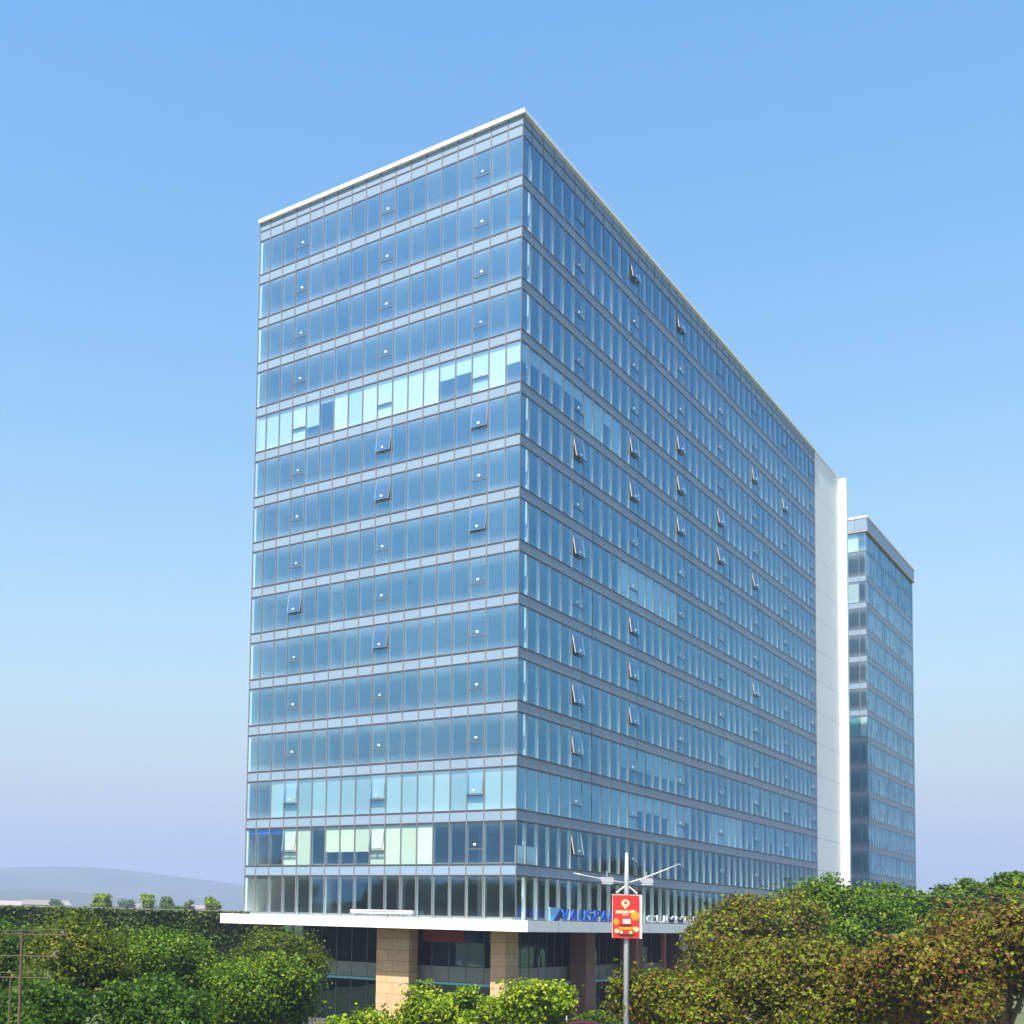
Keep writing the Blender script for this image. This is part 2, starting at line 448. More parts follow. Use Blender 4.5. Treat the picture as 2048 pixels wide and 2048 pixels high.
panes, spans = [], []       # (screen size, face, u0, u1, z0, z1)
vents = []
VL, VR = {2, 8, 14}, {5 + 6 * k for k in range(7)}
def ssize(fc, u0, u1, z0, z1):
    c = Vector(fc.pt((u0 + u1) / 2, 0, (z0 + z1) / 2)) - CAM
    nrm = Vector((0, -1, 0)) if fc.axis == 'L' else Vector((1, 0, 0))
    return abs(u1 - u0) * (z1 - z0) * abs(c.normalized().dot(nrm)) / c.length_squared
for fc, E, V in ((FL, XE, VL), (FR, YE, VR)):
    for i in range(len(E) - 1):
        u0, u1 = E[i], E[i + 1]
        for s in range(1, 16):
            if i in V and s > 1:
                vents.append((fc, i, s, u0, u1))
                z0, z1 = sill(s), sill(s) + 1.15
            else: z0, z1 = sill(s), head(s)
            panes.append((ssize(fc, u0, u1, z0, z1), fc, u0, u1, z0, z1))
            if s > 1: spans.append((ssize(fc, u0, u1, sill(s) - SP, sill(s)), fc, u0, u1, sill(s) - SP, sill(s)))
        for z0, z1 in ((TOP_W, PAR1), (PAR1, PAR2)):
            spans.append((ssize(fc, u0, u1, z0, z1), fc, u0, u1, z0, z1))
mesh_cache = {}
def panel_obj(name, fc, u0, u1, z0, z1, d0, d1, mats, parent, facem):
    w, h = abs(u1 - u0) - 2 * GAP, (z1 - z0) - 2 * GAP
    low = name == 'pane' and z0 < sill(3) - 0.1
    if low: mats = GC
    key = (name, low, fc.axis, round(w, 3), round(h, 3), d0, d1)
    if key not in mesh_cache:
        mb = MB(); mb.box(*fc.b(-w / 2, w / 2, d0, d1, -h / 2, h / 2), faces=facem)
        mesh_cache[key] = mb.mesh(name, mats)
    return link(name, mesh_cache[key], parent, fc.pt((u0 + u1) / 2, 0, (z0 + z1) / 2))
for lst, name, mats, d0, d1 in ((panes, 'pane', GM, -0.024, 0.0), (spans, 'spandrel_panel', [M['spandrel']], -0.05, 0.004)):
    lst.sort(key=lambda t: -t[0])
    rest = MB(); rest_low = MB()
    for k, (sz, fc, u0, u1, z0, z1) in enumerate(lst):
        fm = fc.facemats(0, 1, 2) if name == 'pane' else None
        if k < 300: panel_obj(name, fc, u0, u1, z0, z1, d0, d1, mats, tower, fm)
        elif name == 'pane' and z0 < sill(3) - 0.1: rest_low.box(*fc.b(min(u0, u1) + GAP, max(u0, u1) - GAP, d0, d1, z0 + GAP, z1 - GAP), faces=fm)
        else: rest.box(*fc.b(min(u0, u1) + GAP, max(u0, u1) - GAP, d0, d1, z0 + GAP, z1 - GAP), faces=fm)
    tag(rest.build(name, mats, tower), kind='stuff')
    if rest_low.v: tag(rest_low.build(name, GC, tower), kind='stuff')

# mullions: grey outer cap and white inner fin, one per bay line
zb, zt = 4.0 + G + 0.02, PAR2
for fc, E in ((FL, XE), (FR, YE)):
    for i, u in enumerate(E):
        if i == 0: continue
        last = i == len(E) - 1
        mb = MB()
        mb.box(*fc.b(u - GAP + 0.002, u + GAP - 0.002, -0.03, 0.035, zb, zt))
        if not last:
            mb.box(*fc.b(u - 0.035, u + 0.035, -0.29, -0.032, zb, TOP_W), mi=1)
        mb.build('mullion', [M['frame'], M['fin']], tower)
cm = MB(); cm.box(-0.028, 0.036, -0.036, 0.028, zb, zt)
cm.build('corner_mullion', [M['sash']], tower)
# transoms: the thin dark lines above and below every spandrel
lines = [PAR1, TOP_W] + [sill(s) for s in range(2, 16)] + [sill(s) - SP for s in range(2, 16)]
for z in lines:
    box('transom', (-WL, -0.04, -0.026, 0.03, z - 0.06, z + 0.06), M['transom'], tower)
    box('transom', (-0.03, 0.026, 0.04, WR, z - 0.06, z + 0.06), M['transom'], tower)

# opening windows: a frame, a sash that may hang open, its glass and its handle
OPEN_L = {(10, 2), (10, 8), (9, 8), (8, 2), (7, 14), (6, 8), (3, 8), (3, 2), (3, 14), (2, 8), (2, 14)}
OPEN_R = {(10, 0), (8, 0), (6, 0), (5, 0), (4, 0), (2, 0), (15, 1), (11, 1), (10, 1), (7, 1), (6, 1), (5, 1), (15, 2), (12, 2),
          (11, 2), (10, 2), (11, 3), (10, 3), (13, 4), (10, 4), (7, 4), (13, 5)}
rail_z = 1.15
for fc, i, s, u0, u1 in vents:
    if i not in (VL if fc is FL else VR): continue
    z0, z1 = sill(s) + rail_z, head(s)
    w, h = abs(u1 - u0) - 2 * GAP, z1 - z0 - 0.03
    is_open = ((s, i) in OPEN_L) if fc is FL else ((s, (i - 5) // 6) in OPEN_R)
    root = link('awning_window', None, tower, fc.pt((u0 + u1) / 2, 0, z0))
    fr = MB(); fr.box(*fc.b(-w / 2, w / 2, -0.09, 0.03, -0.05, 0.045))
    if is_open:                                            # reveals seen round the opened sash
        fr.box(*fc.b(-w / 2 + 0.001, -w / 2 + 0.05, -0.12, 0.01, 0.031, h)); fr.box(*fc.b(w / 2 - 0.05, w / 2 - 0.001, -0.12, 0.01, 0.031, h))
    link('frame', fr.mesh('frame', M['sash']), root)
    ang = math.radians(RNG.uniform(7, 10)) if is_open else 0.0
    sash = link('sash', None, root, fc.pt(0, 0.0, h))
    mb = MB(); hh = h - 0.05
    mb.box(*fc.b(-w / 2 + 0.004, w / 2 - 0.004, -0.024, 0.0, -hh, 0), faces=fc.facemats(0, 1, 2))
    if is_open:
        t = 0.055
        mb.box(*fc.b(-w / 2, -w / 2 + t, -0.085, -0.026, -hh, 0), mi=3)
        mb.box(*fc.b(w / 2 - t, w / 2, -0.085, -0.026, -hh, 0), mi=3)
        mb.box(*fc.b(-w / 2 + t, w / 2 - t, -0.085, -0.026, -hh, -hh + t + 0.02), mi=2)
    sash.name = 'sash'
    bpy.data.objects.remove(sash)
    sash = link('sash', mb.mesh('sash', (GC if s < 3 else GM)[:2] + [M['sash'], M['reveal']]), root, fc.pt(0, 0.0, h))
    sash.rotation_euler = (-ang, 0, 0) if fc is FL else (0, -ang, 0)
    hb = MB(); hz = 0.22; sn, cs = math.sin(ang), math.cos(ang)
    d = sn * (hh - hz) + 0.006
    zc = h - cs * (hh - hz)
    hb.box(*fc.b(-0.10, 0.10, d, d + 0.03, zc + 0.0, zc + 0.15))
    link('handle', hb.mesh('handle', M['coping' if RNG.random() < 0.55 else 'letter']), root)

# roof coping and flat roof
cp = MB()
cp.box(-WL - 0.1, 0.22, -0.22, 0.35, PAR2 + 0.004, CAP); cp.build('roof_coping', M['coping'], tower)
cp = MB(); cp.box(-0.35, 0.22, 0.352, WR, PAR2 + 0.004, CAP); cp.build('roof_coping', M['coping'], tower)
box('roof', (-WL, -0.36, 0.36, 94, PAR1 - 0.3, PAR1), M['concrete'], tower)

# floors, core, end walls
for s in range(1, 17):
    z = sill(s)
    zz0, zz1 = (z - SP + 0.03, z - 0.06) if s < 16 else (TOP_W + 0.02, TOP_W + 0.3)
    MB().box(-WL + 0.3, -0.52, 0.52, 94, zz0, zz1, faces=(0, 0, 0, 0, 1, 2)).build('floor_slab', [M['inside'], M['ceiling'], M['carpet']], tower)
for s in range(1, 16):                                       # upstand below and pelmet above every window strip
    for z0, z1 in ((sill(s) - 0.05, sill(s) + 0.16), (head(s) - 0.24, head(s) + 0.02)):
        box('window_board', (-WL + 0.3, -0.5, 0.44, 0.50, z0, z1), M['pelmet'], tower)
        box('window_board', (-0.50, -0.44, 0.52, WR - 0.1, z0, z1), M['pelmet'], tower)
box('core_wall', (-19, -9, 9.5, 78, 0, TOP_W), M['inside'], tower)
for s in range(1, 16):                                       # round columns a step behind the glass
    cb = MB()
    for x in (-4.1, -11.3, -18.4):
        cb.tube([(x, 2.6, sill(s) - 0.05), (x, 2.6, head(s) + 0.02)], 0.38, 12)
    for k in range(9):
        cb.tube([(-2.4, 8.0 + 9.2 * k, sill(s) - 0.05), (-2.4, 8.0 + 9.2 * k, head(s) + 0.02)], 0.38, 10)
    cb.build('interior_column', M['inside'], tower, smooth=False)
box('end_wall', (-WL - 0.1, -WL + 0.28, 0.04, 94, 4.2 + G, PAR2), M['white'], tower)
# the white wall at the far end of the long face, panel by panel, and its projecting fin
for s in range(1, 17):
    z0 = sill(s) - SP if s > 1 else 0.0
    z1 = sill(s + 1) - SP if s < 15 else (PAR2 - 0.6 if s == 15 else PAR2)
    if s == 16: z0 = PAR2 - 0.6
    for k in range(3):
        y0 = WR + 0.02 + k * 4.02
        box('wall_panel', (-0.35, 0.03, y0 + 0.02, y0 + 4.0, z0 + 0.02, z1 - 0.02), M['white'], tower)
    box('wall_panel', (-2.0, 1.0, 94.5, 95.3, z0 + 0.015, z1 - 0.015), M['white'], tower)
box('wall_backing', (-0.6, -0.33, WR + 0.02, 94.5, 0, PAR2 - 0.02), M['inside'], tower)
box('rear_wall', (-WL, -0.6, 94.02, 94.4, 0, PAR2), M['white'], tower)
box('roof_coping', (-0.45, 0.12, WR + 0.002, 94.4, PAR2 + 0.003, CAP - 0.05), M['coping'], tower)

# roller blinds: (face, storey, bay, drop share, material)
def blind(fc, s, i, share, m, lift=0.0):
    E = XE if fc is FL else YE
    u0, u1 = sorted((E[i], E[i + 1])); z1 = head(s) - 0.03 - lift; z0 = z1 - (head(s) - sill(s) - 0.06) * share
    MB().box(*fc.b(u0 + 0.04, u1 - 0.04, -0.145, -0.125, z0, z1)).build('roller_blind', M[m], tower)
full = 1.0
shares = {17: 1, 16: 1, 15: 1, 14: 1, 13: 0.68, 12: 0.12, 5: 1, 4: 0.45, 3: 0.42, 2: 1, 1: 1, 0: 0.5}
for i in range(18): blind(FL, 11, i, shares.get(i, 1.0), 'blind')
for i, sh in zip(range(10), (0.45, 0.36, 0.33, 0.30, 0.33, 0.30, 1, 1, 0.35, 1)): blind(FR, 11, i, sh, 'blind')
for i in range(10, 17): blind(FR, 8, i, 1.0, 'blind')
for i in range(24, 26): blind(FR, 5, i, 1.0, 'blind_grey')
for i in range(10, 18): blind(FR, 4, i, 0.6, 'blind_grey')
for i in range(0, 10): blind(FR, 3, i, 1.0, 'blind_grey')
for i, sh in zip(range(10, 19), (1, 1, 0.45, 0.45, 0.45, 0.5, 1, 1, 0.5)): blind(FR, 3, i, sh, 'blind')
for i in range(22, 27): blind(FR, 3, i, 1.0, 'blind')
for i in range(28, 42): blind(FR, 3 + i % 2, i, 1.0 - 0.2 * (i % 3), 'blind_grey')
for i in range(0, 16): blind(FL, 3, i, 1.0, 'blind_grey')
for i, sh in {14: 1, 13: 1, 11: 0.66, 10: 0.66, 9: 0.66, 8: 1, 7: 1, 6: 1, 5: 1}.items(): blind(FL, 2, i, sh, 'blind_cream')
for i in (0, 1): blind(FR, 2, i, 0.45, 'blind', lift=1.75)
for i in (16, 17, 15): blind(FL, 2, i, 0.16, 'blue')

# canopy over the ground floor
ZC0, ZC1 = 3.15 + G, 3.95 + G
cn = MB()
cn.box(-26.2, 1.9, -2.0, 2.0, ZC0, ZC1)
cn.build('canopy', M['coping'], tower)
cn = MB(); cn.box(-2.0, 1.9, 2.003, 62, ZC0, ZC1); cn.build('canopy', M['coping'], tower)
box('canopy_seam', (0.95, 0.97, -2.012, -1.99, ZC0 + 0.02, ZC1 - 0.02), M['frame'], tower)
for k in range(10):
    y = 3 + 6 * k
    box('canopy_seam', (1.89, 1.912, y, y + 0.02, ZC0 + 0.02, ZC1 - 0.02), M['frame'], tower)
for k in range(7):
    x = -22.5 + 3.6 * k
    box('canopy_seam', (x, x + 0.02, -2.012, -1.99, ZC0 + 0.02, ZC1 - 0.02), M['frame'], tower)

# ground floor: stone columns in courses, glazing set back behind them
def stone_column(x0, x1, y0, y1, m):
    c = link('column', None, tower, ((x0 + x1) / 2, (y0 + y1) / 2, 0))
    hx, hy = (x1 - x0) / 2, (y1 - y0) / 2
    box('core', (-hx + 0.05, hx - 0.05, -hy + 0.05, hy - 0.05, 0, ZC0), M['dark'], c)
    z = 0.0; k = 0
    while z < ZC0 - 0.05:
        h = min(0.85, ZC0 - z); j = 0.012
        split = (0.5 if k % 2 else 0.34) * 2 * hx - hx if hx > 1.0 else hx
        o = 0.006 * (k % 2)
        box('stone_panel', (-hx + o, split - j, -hy + o, hy - o, z + j, z + h - j), M[m], c)
        if hx > 1.0: box('stone_panel', (split + j, hx - o, -hy + o, hy - o, z + j, z + h - j), M[m], c)
        z += h; k += 1
    return c
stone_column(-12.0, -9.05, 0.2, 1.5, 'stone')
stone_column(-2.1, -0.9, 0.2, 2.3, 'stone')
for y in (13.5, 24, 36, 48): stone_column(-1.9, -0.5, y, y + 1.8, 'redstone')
GY, GX = 2.4, -2.3
LM = [M['lobby'], M['back'], M['frame']]
zs = [0.15, 3.45, 3.6, 4.75, ZC0]
def lobby(fc, E, off):
    for u0, u1 in zip(E[:-1], E[1:]):
        a, b = sorted((u0, u1))
        for z0, z1 in ((0.15, 3.4), (4.80, ZC0)):
            MB().box(*fc.b(a + 0.03, b - 0.03, -off - 0.024, -off, z0 + 0.02, z1 - 0.02), faces=fc.facemats(0, 1, 2)).build('lobby_pane', LM, tower)
        MB().box(*fc.b(a + 0.012, b - 0.012, -off - 0.06, -off + 0.01, 3.62, 4.78)).build('lobby_spandrel', M['greyband'], tower)
        MB().box(*fc.b(b - 0.028, b + 0.028, -off - 0.12, -off + 0.04, 0.05, ZC0)).build('lobby_mullion', M['frame'], tower)
    a, b = min(E), max(E)
    MB().box(*fc.b(a, b, -off + 0.012, -off + 0.5, 3.42, 3.6)).build('glass_ledge', M['cyan'], tower)
lobby(FL, [GX - 1.5 * k for k in range(16)], GY)
lobby(FR, [GY + 1.5 * k for k in range(40)], -GX)
box('lobby_floor', (-WL, GX - 0.2, GY + 0.2, 90, 3.65, 4.7), M['inside'], tower)
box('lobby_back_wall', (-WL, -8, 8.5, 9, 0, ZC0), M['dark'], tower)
box('lobby_partition', (-20.6, -20.2, GY + 0.3, 8.5, 0, ZC0), M['inside'], tower)
box('lobby_partition', (-6.2, -6.0, GY + 0.3, 8.5, 0, ZC0), M['inside'], tower)
tag(box('shop_fascia', (-8.8, -5.3, 1.9, 2.1, ZC0 - 1.0, ZC0 - 0.12), M['redboard'], tower), 'dull red fascia board under the canopy')
box('shop_fascia', (-5.2, -4.0, 1.92, 2.1, ZC0 - 1.0, ZC0 - 0.12), M['navy'], tower)
box('ceiling_soffit', (-WL, GX - 0.1, GY + 0.1, 90, ZC0 + 0.2, ZC0 + 0.6), M['inside'], tower)

# ---------------------------------------------------------------- the second tower behind
t2 = empty('office_tower', (-0.6, 113.2, 0), 'more distant glass office tower with an overhanging top, beyond the white wall', 'office building', 'glass office towers')
L2, D2 = 33.5, 20.0            # along +Y, along -X
def t2box(name, b, m, faces=None): return MB().box(*b, faces=faces).build(name, m, t2)
NB = 20
xe = [0, -1.0] + [-1.0 - 1.6 * k for k in range(1, 12)]
rest2 = MB(); n2 = 0; cache2 = {}
for s in range(1, 16):
    z0 = sill(s); z1 = (sill(s + 1) - SP) if s < 14 else (59.6 + G if s == 14 else 62.5 + G)
    if s == 15: z0 = 59.7 + G
    h2 = round(z1 - z0 - 0.06, 3)
    for k in range(NB):
        y0 = L2 * k / NB + 0.03; w2 = L2 / NB - 0.06
        if n2 < 276:
            if ('R', h2) not in cache2: cache2[('R', h2)] = MB().box(-0.024, 0, 0, w2, 0, h2, faces=(1, 0, 2, 2, 2, 2)).mesh('pane', GM)
            link('pane', cache2[('R', h2)], t2, (0, y0, z0 + 0.03)); n2 += 1
        else: rest2.box(-0.024, 0, y0, y0 + w2, z0 + 0.03, z1 - 0.03, faces=(1, 0, 2, 2, 2, 2))
    for k, (x1, x0) in enumerate(zip(xe[:-1], xe[1:])):
        if k == 1 and s < 15:
            link('pane', MB().box(x0 + 0.03, x1 - 0.03, 0.0, 0.024, z0 + 0.03, z1 - 0.03, faces=(2, 2, 0, 1, 2, 2)).mesh('pane', GM), t2)
        else: rest2.box(x0 + 0.03, x1 - 0.03, 0.0, 0.024, z0 + 0.03, z1 - 0.03, faces=(2, 2, 0, 1, 2, 2))
    if 1 < s < 15:
        MB().box(-0.05, 0.004, 0.01, L2, z0 - SP + 0.03, z0 - 0.03).build('spandrel_band', M['spandrel'], t2)
        MB().box(-D2, -0.052, -0.004, 0.05, z0 - SP + 0.03, z0 - 0.03).build('spandrel_band', M['spandrel'], t2)
        for zz in (z0, z0 - SP):
            MB().box(-0.03, 0.028, 0.035, L2, zz - 0.03, zz + 0.03).build('transom', M['frame'], t2)
            MB().box(-D2, -0.035, -0.028, 0.03, zz - 0.03, zz + 0.03).build('transom', M['frame'], t2)
    if s < 15:
        MB().box(-D2, -0.3, 0.3, L2 - 0.3, z0 - SP + 0.03, z0 - 0.06, faces=(0, 0, 0, 0, 1, 2)).build('floor_slab', [M['inside'], M['ceiling'], M['carpet']], t2)
tag(rest2.build('pane', GM, t2), kind='stuff')
zb2, zt2 = sill(1), 62.5 + G - 0.01
for k in range(NB):
    y1 = L2 * (k + 1) / NB
    MB().box(-0.03, 0.033, y1 - 0.027, y1 + 0.027, zb2, zt2).box(-0.14, -0.052, y1 - 0.035, y1 + 0.03, zb2, zt2, mi=1).build('mullion', [M['frame'], M['fin']], t2)
for x0 in xe[1:]:
    MB().box(x0 - 0.027, x0 + 0.027, -0.033, 0.03, zb2, zt2).box(x0 - 0.03, x0 + 0.035, 0.052, 0.25, zb2, zt2, mi=1).build('mullion', [M['frame'], M['fin']], t2)
MB().box(-0.028, 0.036, -0.036, 0.028, zb2, zt2).build('corner_mullion', [M['frame']], t2)
t2box('transom', (-0.03, 0.03, 0.035, L2, 59.6 + G, 59.7 + G), M['frame'])
t2box('transom', (-D2, -0.035, -0.03, 0.03, 59.6 + G, 59.7 + G), M['frame'])
t2box('core_wall', (-15, -6, 6, 25, 0, 62 + G), M['inside'])
t2box('rear_wall', (-D2, -0.05, L2 - 0.25, L2, 0, 62.5 + G), M['inside'])
t2box('base_wall', (-D2, -0.05, 0.06, L2, 0, sill(1)), M['inside'])
t2box('overhang', (-D2, 0.30, -0.32, L2 + 0.3, 62.5 + G, 62.62 + G), M['stone'])
for k in range(22):
    y0 = -0.30 + 1.545 * k
    t2box('parapet_panel', (0.18, 0.28, y0 + 0.02, y0 + 1.525, 62.65 + G, 64.5 + G), M['spandrel'])
for k in range(12):
    x1 = 0.17 - 1.6 * k
    t2box('parapet_panel', (x1 - 1.57, x1 - 0.02, -0.31, -0.21, 62.65 + G, 64.5 + G), M['spandrel'])
t2box('roof_coping', (-D2, 0.36, -0.38, L2 + 0.35, 64.55 + G, 64.85 + G), M['coping'])
t2box('parapet_core', (-D2, 0.16, -0.19, L2 + 0.2, 62.64 + G, 64.53 + G), M['inside'])
for s in (15, 13):
    for x0, x1 in ((-2.5, -1.05), (-4.1, -2.65)):
        t2box('roller_blind', (x0, x1, 0.13, 0.15, (59.8 if s == 15 else sill(13) - G + 0.1) + G, (62.4 if s == 15 else sill(14) - G - SP) + G), M['blind'])
t2box('roller_blind', (-2.5, -1.05, 0.13, 0.15, sill(8) + 0.1, sill(9) - SP), M['cyan'])
t2box('roller_blind', (-0.95, -0.1, 0.13, 0.15, sill(8) + 0.1, sill(9) - SP), M['blind'])
for s in range(2, 16):
    for k in range(NB):
        dr = (1.0, 0.85, 1.0, 0.55, 0.0, 1.0, 0.7)[(k * 3 + s * 5 + k * s) % 7]
        if s in (6, 8, 10, 11) and k % 3 == 1: dr = 0.25
        z1 = (sill(s + 1) - SP - 0.03) if s < 14 else ((59.5 if s == 14 else 62.4) + G)
        z0 = sill(s) + 0.05 if s < 15 else 59.8 + G
        if dr: t2box('roller_blind', (-0.17, -0.155, L2 * k / NB + 0.05, L2 * (k + 1) / NB - 0.05, z1 - dr * (z1 - z0), z1), M['blind' if (k + s) % 3 else 'blind_grey'])
# ---------------------------------------------------------------- signs and things on the canopy
def text_mesh(ch, size, m, depth=0.06):
    cu = bpy.data.curves.new('letter', 'FONT')
    cu.body = ch; cu.size = size; cu.extrude = depth; cu.resolution_u = 3; cu.offset = 0.012 * size
    o = bpy.data.objects.new('letter', cu)
    col.objects.link(o)
    dg = bpy.context.evaluated_depsgraph_get(); dg.update()
    me = bpy.data.meshes.new_from_object(o.evaluated_get(dg))
    w = max(v.co.x for v in me.vertices) - min(v.co.x for v in me.vertices)
    bpy.data.objects.remove(o)
    me.materials.clear(); me.materials.append(m)
    return me, w
def letter_sign(name, label, text, y0, y1, z, size, m, rail):
    t = empty(name, (1.6, y0, z), label, 'sign')
    box('rail', (-0.05, 0.0, 0, y1 - y0, 0.0, 0.06), M['frame'], t)
    glyphs = [(ch, *text_mesh(ch, size, M[m])) for ch in text if ch != ' ']
    step = (y1 - y0) / len(text)
    k = 0
    for i, ch in enumerate(text):
        if ch == ' ': continue
        _, me, w = glyphs[k]; k += 1
        o = link('letter', me, t, (0.06, i * step + 0.05, 0.07))
        o.rotation_euler = (math.pi / 2, 0, math.pi / 2)
        o.scale = (step * 0.90 / w, 1, 1)
    if rail: box('backing_board', (-0.14, -0.08, 0, y1 - y0, 0.05, size * 0.74), M['frame'], t)
    return t
sg = letter_sign('letter_sign', 'bold blue capital letters standing on the canopy, left of the red banner', 'VAUSPAR', 4.1, 14.2, ZC1 + 0.02, 1.18, 'blue', False)
box('logo_panel', (0.0, 0.10, -2.05, -0.15, 0.0, 0.98), M['skyblue'], sg)
MB().prism([(-2.0, 0.0), (-1.5, 0.0), (-0.2, 0.95), (-0.2, 0.3), (-0.6, 0.0), (-0.4, -0.0)], 'x', 0.105, 0.13).build('logo_mark', M['navy'], sg)
for yy in (-2.05, 3.2, 9.6): box('support', (-0.14, -0.06, yy, yy + 0.08, 0.0, 0.9), M['frame'], sg)
letter_sign('letter_sign', 'pale white capital letters on the canopy, right of the red banner', 'CUMMER B', 20.8, 39.0, ZC1 + 0.02, 0.9, 'letter', False)

wb = empty('sign_box', (-13.8, -0.9, ZC1), 'long low white box on short legs on top of the canopy', 'sign')
MB().box(0, 5.6, 0, 0.35, 0.26, 0.56).build('case', M['letter'], wb)
MB().box(0.1, 5.5, -0.012, -0.002, 0.40, 0.46).build('groove', M['frame'], wb)
for k in range(4): MB().box(0.2 + 1.7 * k, 0.28 + 1.7 * k, 0.1, 0.2, 0.0, 0.279).build('leg', M['galv'], wb)

bs = empty('shop_sign', (0.3, 32.6, 1.9 + G), 'beige signboard with a blue spot hung under the canopy', 'sign')
box('board', (0, 0.12, 0, 6.4, -0.3, 1.1), M['beige'], bs); box('spot', (0.122, 0.14, 1.4, 2.4, 0.4, 0.8), M['blue'], bs)
for yy in (0.5, 5.8): box('hanger', (0.02, 0.08, yy, yy + 0.06, 1.102, 1.25), M['frame'], bs)
for k, (y, lab) in enumerate(((19.0, 'rust red steel post under the canopy, just right of the banner pole'), (25.5, 'rust red steel post under the canopy beside the beige signboard'))):
    p = MB(); p.box(1.2, 1.5, y, y + 0.5, 0, ZC0 - 0.004); p.box(1.05, 1.65, y - 0.15, y + 0.65, 0, 0.2)
    tag(p.build('steel_post', M['rust']), lab, 'post', 'rust red posts under the canopy')

# ---------------------------------------------------------------- street lamp and banner
lamp = empty('street_lamp', (23.25, -37.6, 0), 'tall grey lamp post with two rising arms, carrying the red banner', 'street lamp')
av = Vector((ux, uy, 0))
MB().tube([(0, 0, 0), (0, 0, 0.25)], 0.22, 16).build('base', M['galv'], lamp, smooth=False)
MB().tube([(0, 0, 0.2), (0, 0, 10.0), (0, 0, 11.0)], [0.125, 0.085, 0.05], 16).build('pole', M['galv'], lamp, smooth=True)
for sgn, z1 in ((-1, 10.2), (1, 10.62)):
    pts = [av * sgn * t + Vector((0, 0, 9.88 + (z1 - 9.88) * (t / 1.9) ** 1.15)) for t in (0.03, 0.5, 1.0, 1.5, 1.95)]
    MB().tube(pts, [0.036, 0.032, 0.028, 0.024, 0.02], 8).build('arm', M['galv'], lamp, smooth=True)
    c = av * sgn * 0.72 + Vector((0, 0, 9.98))
    hd = link('lamp_head', None, lamp, c)
    b = MB(); b.prism([(-0.24, -0.02), (-0.18, -0.10), (0.18, -0.10), (0.24, -0.02), (0.19, 0.11), (-0.19, 0.11)], 'y', -0.11, 0.11)
    o = b.build('housing', M['galv'], hd); o.rotation_euler.z = math.atan2(uy, ux)
    b = MB(); b.box(-0.2, 0.2, -0.1, 0.1, -0.14, -0.122); o = b.build('lens', M['lampglass'], hd); o.rotation_euler.z = math.atan2(uy, ux)
    b = MB(); b.tube([(0, 0, 0.14), (0, 0, 0.34)], 0.02, 6); b.build('stub', M['galv'], hd)
for a in (-0.38, 0.38):
    MB().tube([av * a + Vector((0, 0, 9.52)), Vector((0, 0, 9.83))], 0.025, 6).build('brace', M['coping'], lamp)
MB().tube([av * -0.55 + Vector((0, 0, 9.45)), av * 0.55 + Vector((0, 0, 9.45))], 0.022, 6).build('bracket', M['galv'], lamp)

ban = empty('banner', (23.25 + 0.618 * 0.14, -37.6 - 0.783 * 0.14, 7.88), 'red festive banner with cream lettering on the lamp post', 'banner', rz=math.atan2(uy, ux))
def flat(name, x0, x1, z0, z1, m, d=0.0, poly=None, parent=None):
    if poly: return MB().prism(poly, 'y', -d - 0.006, -d).build(name, m, parent or ban)
    return MB().box(x0, x1, -d - 0.006, -d, z0, z1).build(name, m, parent or ban)
MB().box(-0.55, 0.42, -0.03, 0.0, 0, 1.56).build('panel', M['red'], ban)
MB().box(0.425, 0.53, 0.03, 0.09, 0.0, 1.56).build('edge_panel', M['coping'], ban)
MB().box(-0.5, 0.56, 0.20, 0.23, 0.0, 1.56).build('rear_panel', M['coping'], ban)
MB().box(0.44, 0.60, 0.25, 0.28, 1.16, 1.36).build('tab', M['coping'], ban)
D0 = 0.032
em = [( -0.09 + 0.15 * math.cos(t) , 1.27 + 0.14 * math.sin(t)) for t in [k * math.pi / 6 for k in range(12)]]
flat('emblem', 0, 0, 0, 0, M['cream'], D0, em)
flat('emblem_mark', 0, 0, 0, 0, M['red'], D0 + 0.007, [(-0.13, 1.24), (-0.05, 1.24), (-0.03, 1.31), (-0.09, 1.35), (-0.15, 1.31)])
flat('emblem_base', -0.13, -0.06, 1.07, 1.115, M['cream'], D0)
x = -0.44
for k, w in enumerate((0.07, 0.06, 0.08, 0.05, 0.07, 0.07)):
    flat('lettering', x, x + w, 0.90, 1.0, M['cream'], D0); x += w + 0.012
x = 0.06
for k, w in enumerate((0.06, 0.05, 0.06)):
    flat('lettering', x, x + w, 0.92, 1.02, M['cream'], D0); x += w + 0.012
x = -0.2
for k in range(7):
    flat('lettering', x, x + 0.025, 0.83, 0.865, M['pink'], D0); x += 0.034
flower = [(0.26 + 0.15 * (1 + 0.18 * (k % 2)) * math.cos(k * math.pi / 8), 0.82 + 0.15 * (1 + 0.18 * (k % 2)) * math.sin(k * math.pi / 8)) for k in range(16)]
flat('flower', 0, 0, 0, 0, M['orange'], D0, flower)
flower = [(-0.42 + 0.09 * (1 + 0.2 * (k % 2)) * math.cos(k * math.pi / 8), 0.60 + 0.11 * (1 + 0.2 * (k % 2)) * math.sin(k * math.pi / 8)) for k in range(16)]
flat('flower', 0, 0, 0, 0, M['orange'], D0, flower)
flat('gift_box', -0.18, 0.10, 0.53, 0.70, M['pink'], D0)
flat('oil_lamp', 0, 0, 0, 0, M['brown'], D0, [(-0.32, 0.50), (-0.22, 0.42), (0.06, 0.42), (0.2, 0.50)])
flat('tray', 0, 0, 0, 0, M['orange'], D0, [(-0.36, 0.40), (-0.28, 0.31), (0.2, 0.31), (0.34, 0.42)])
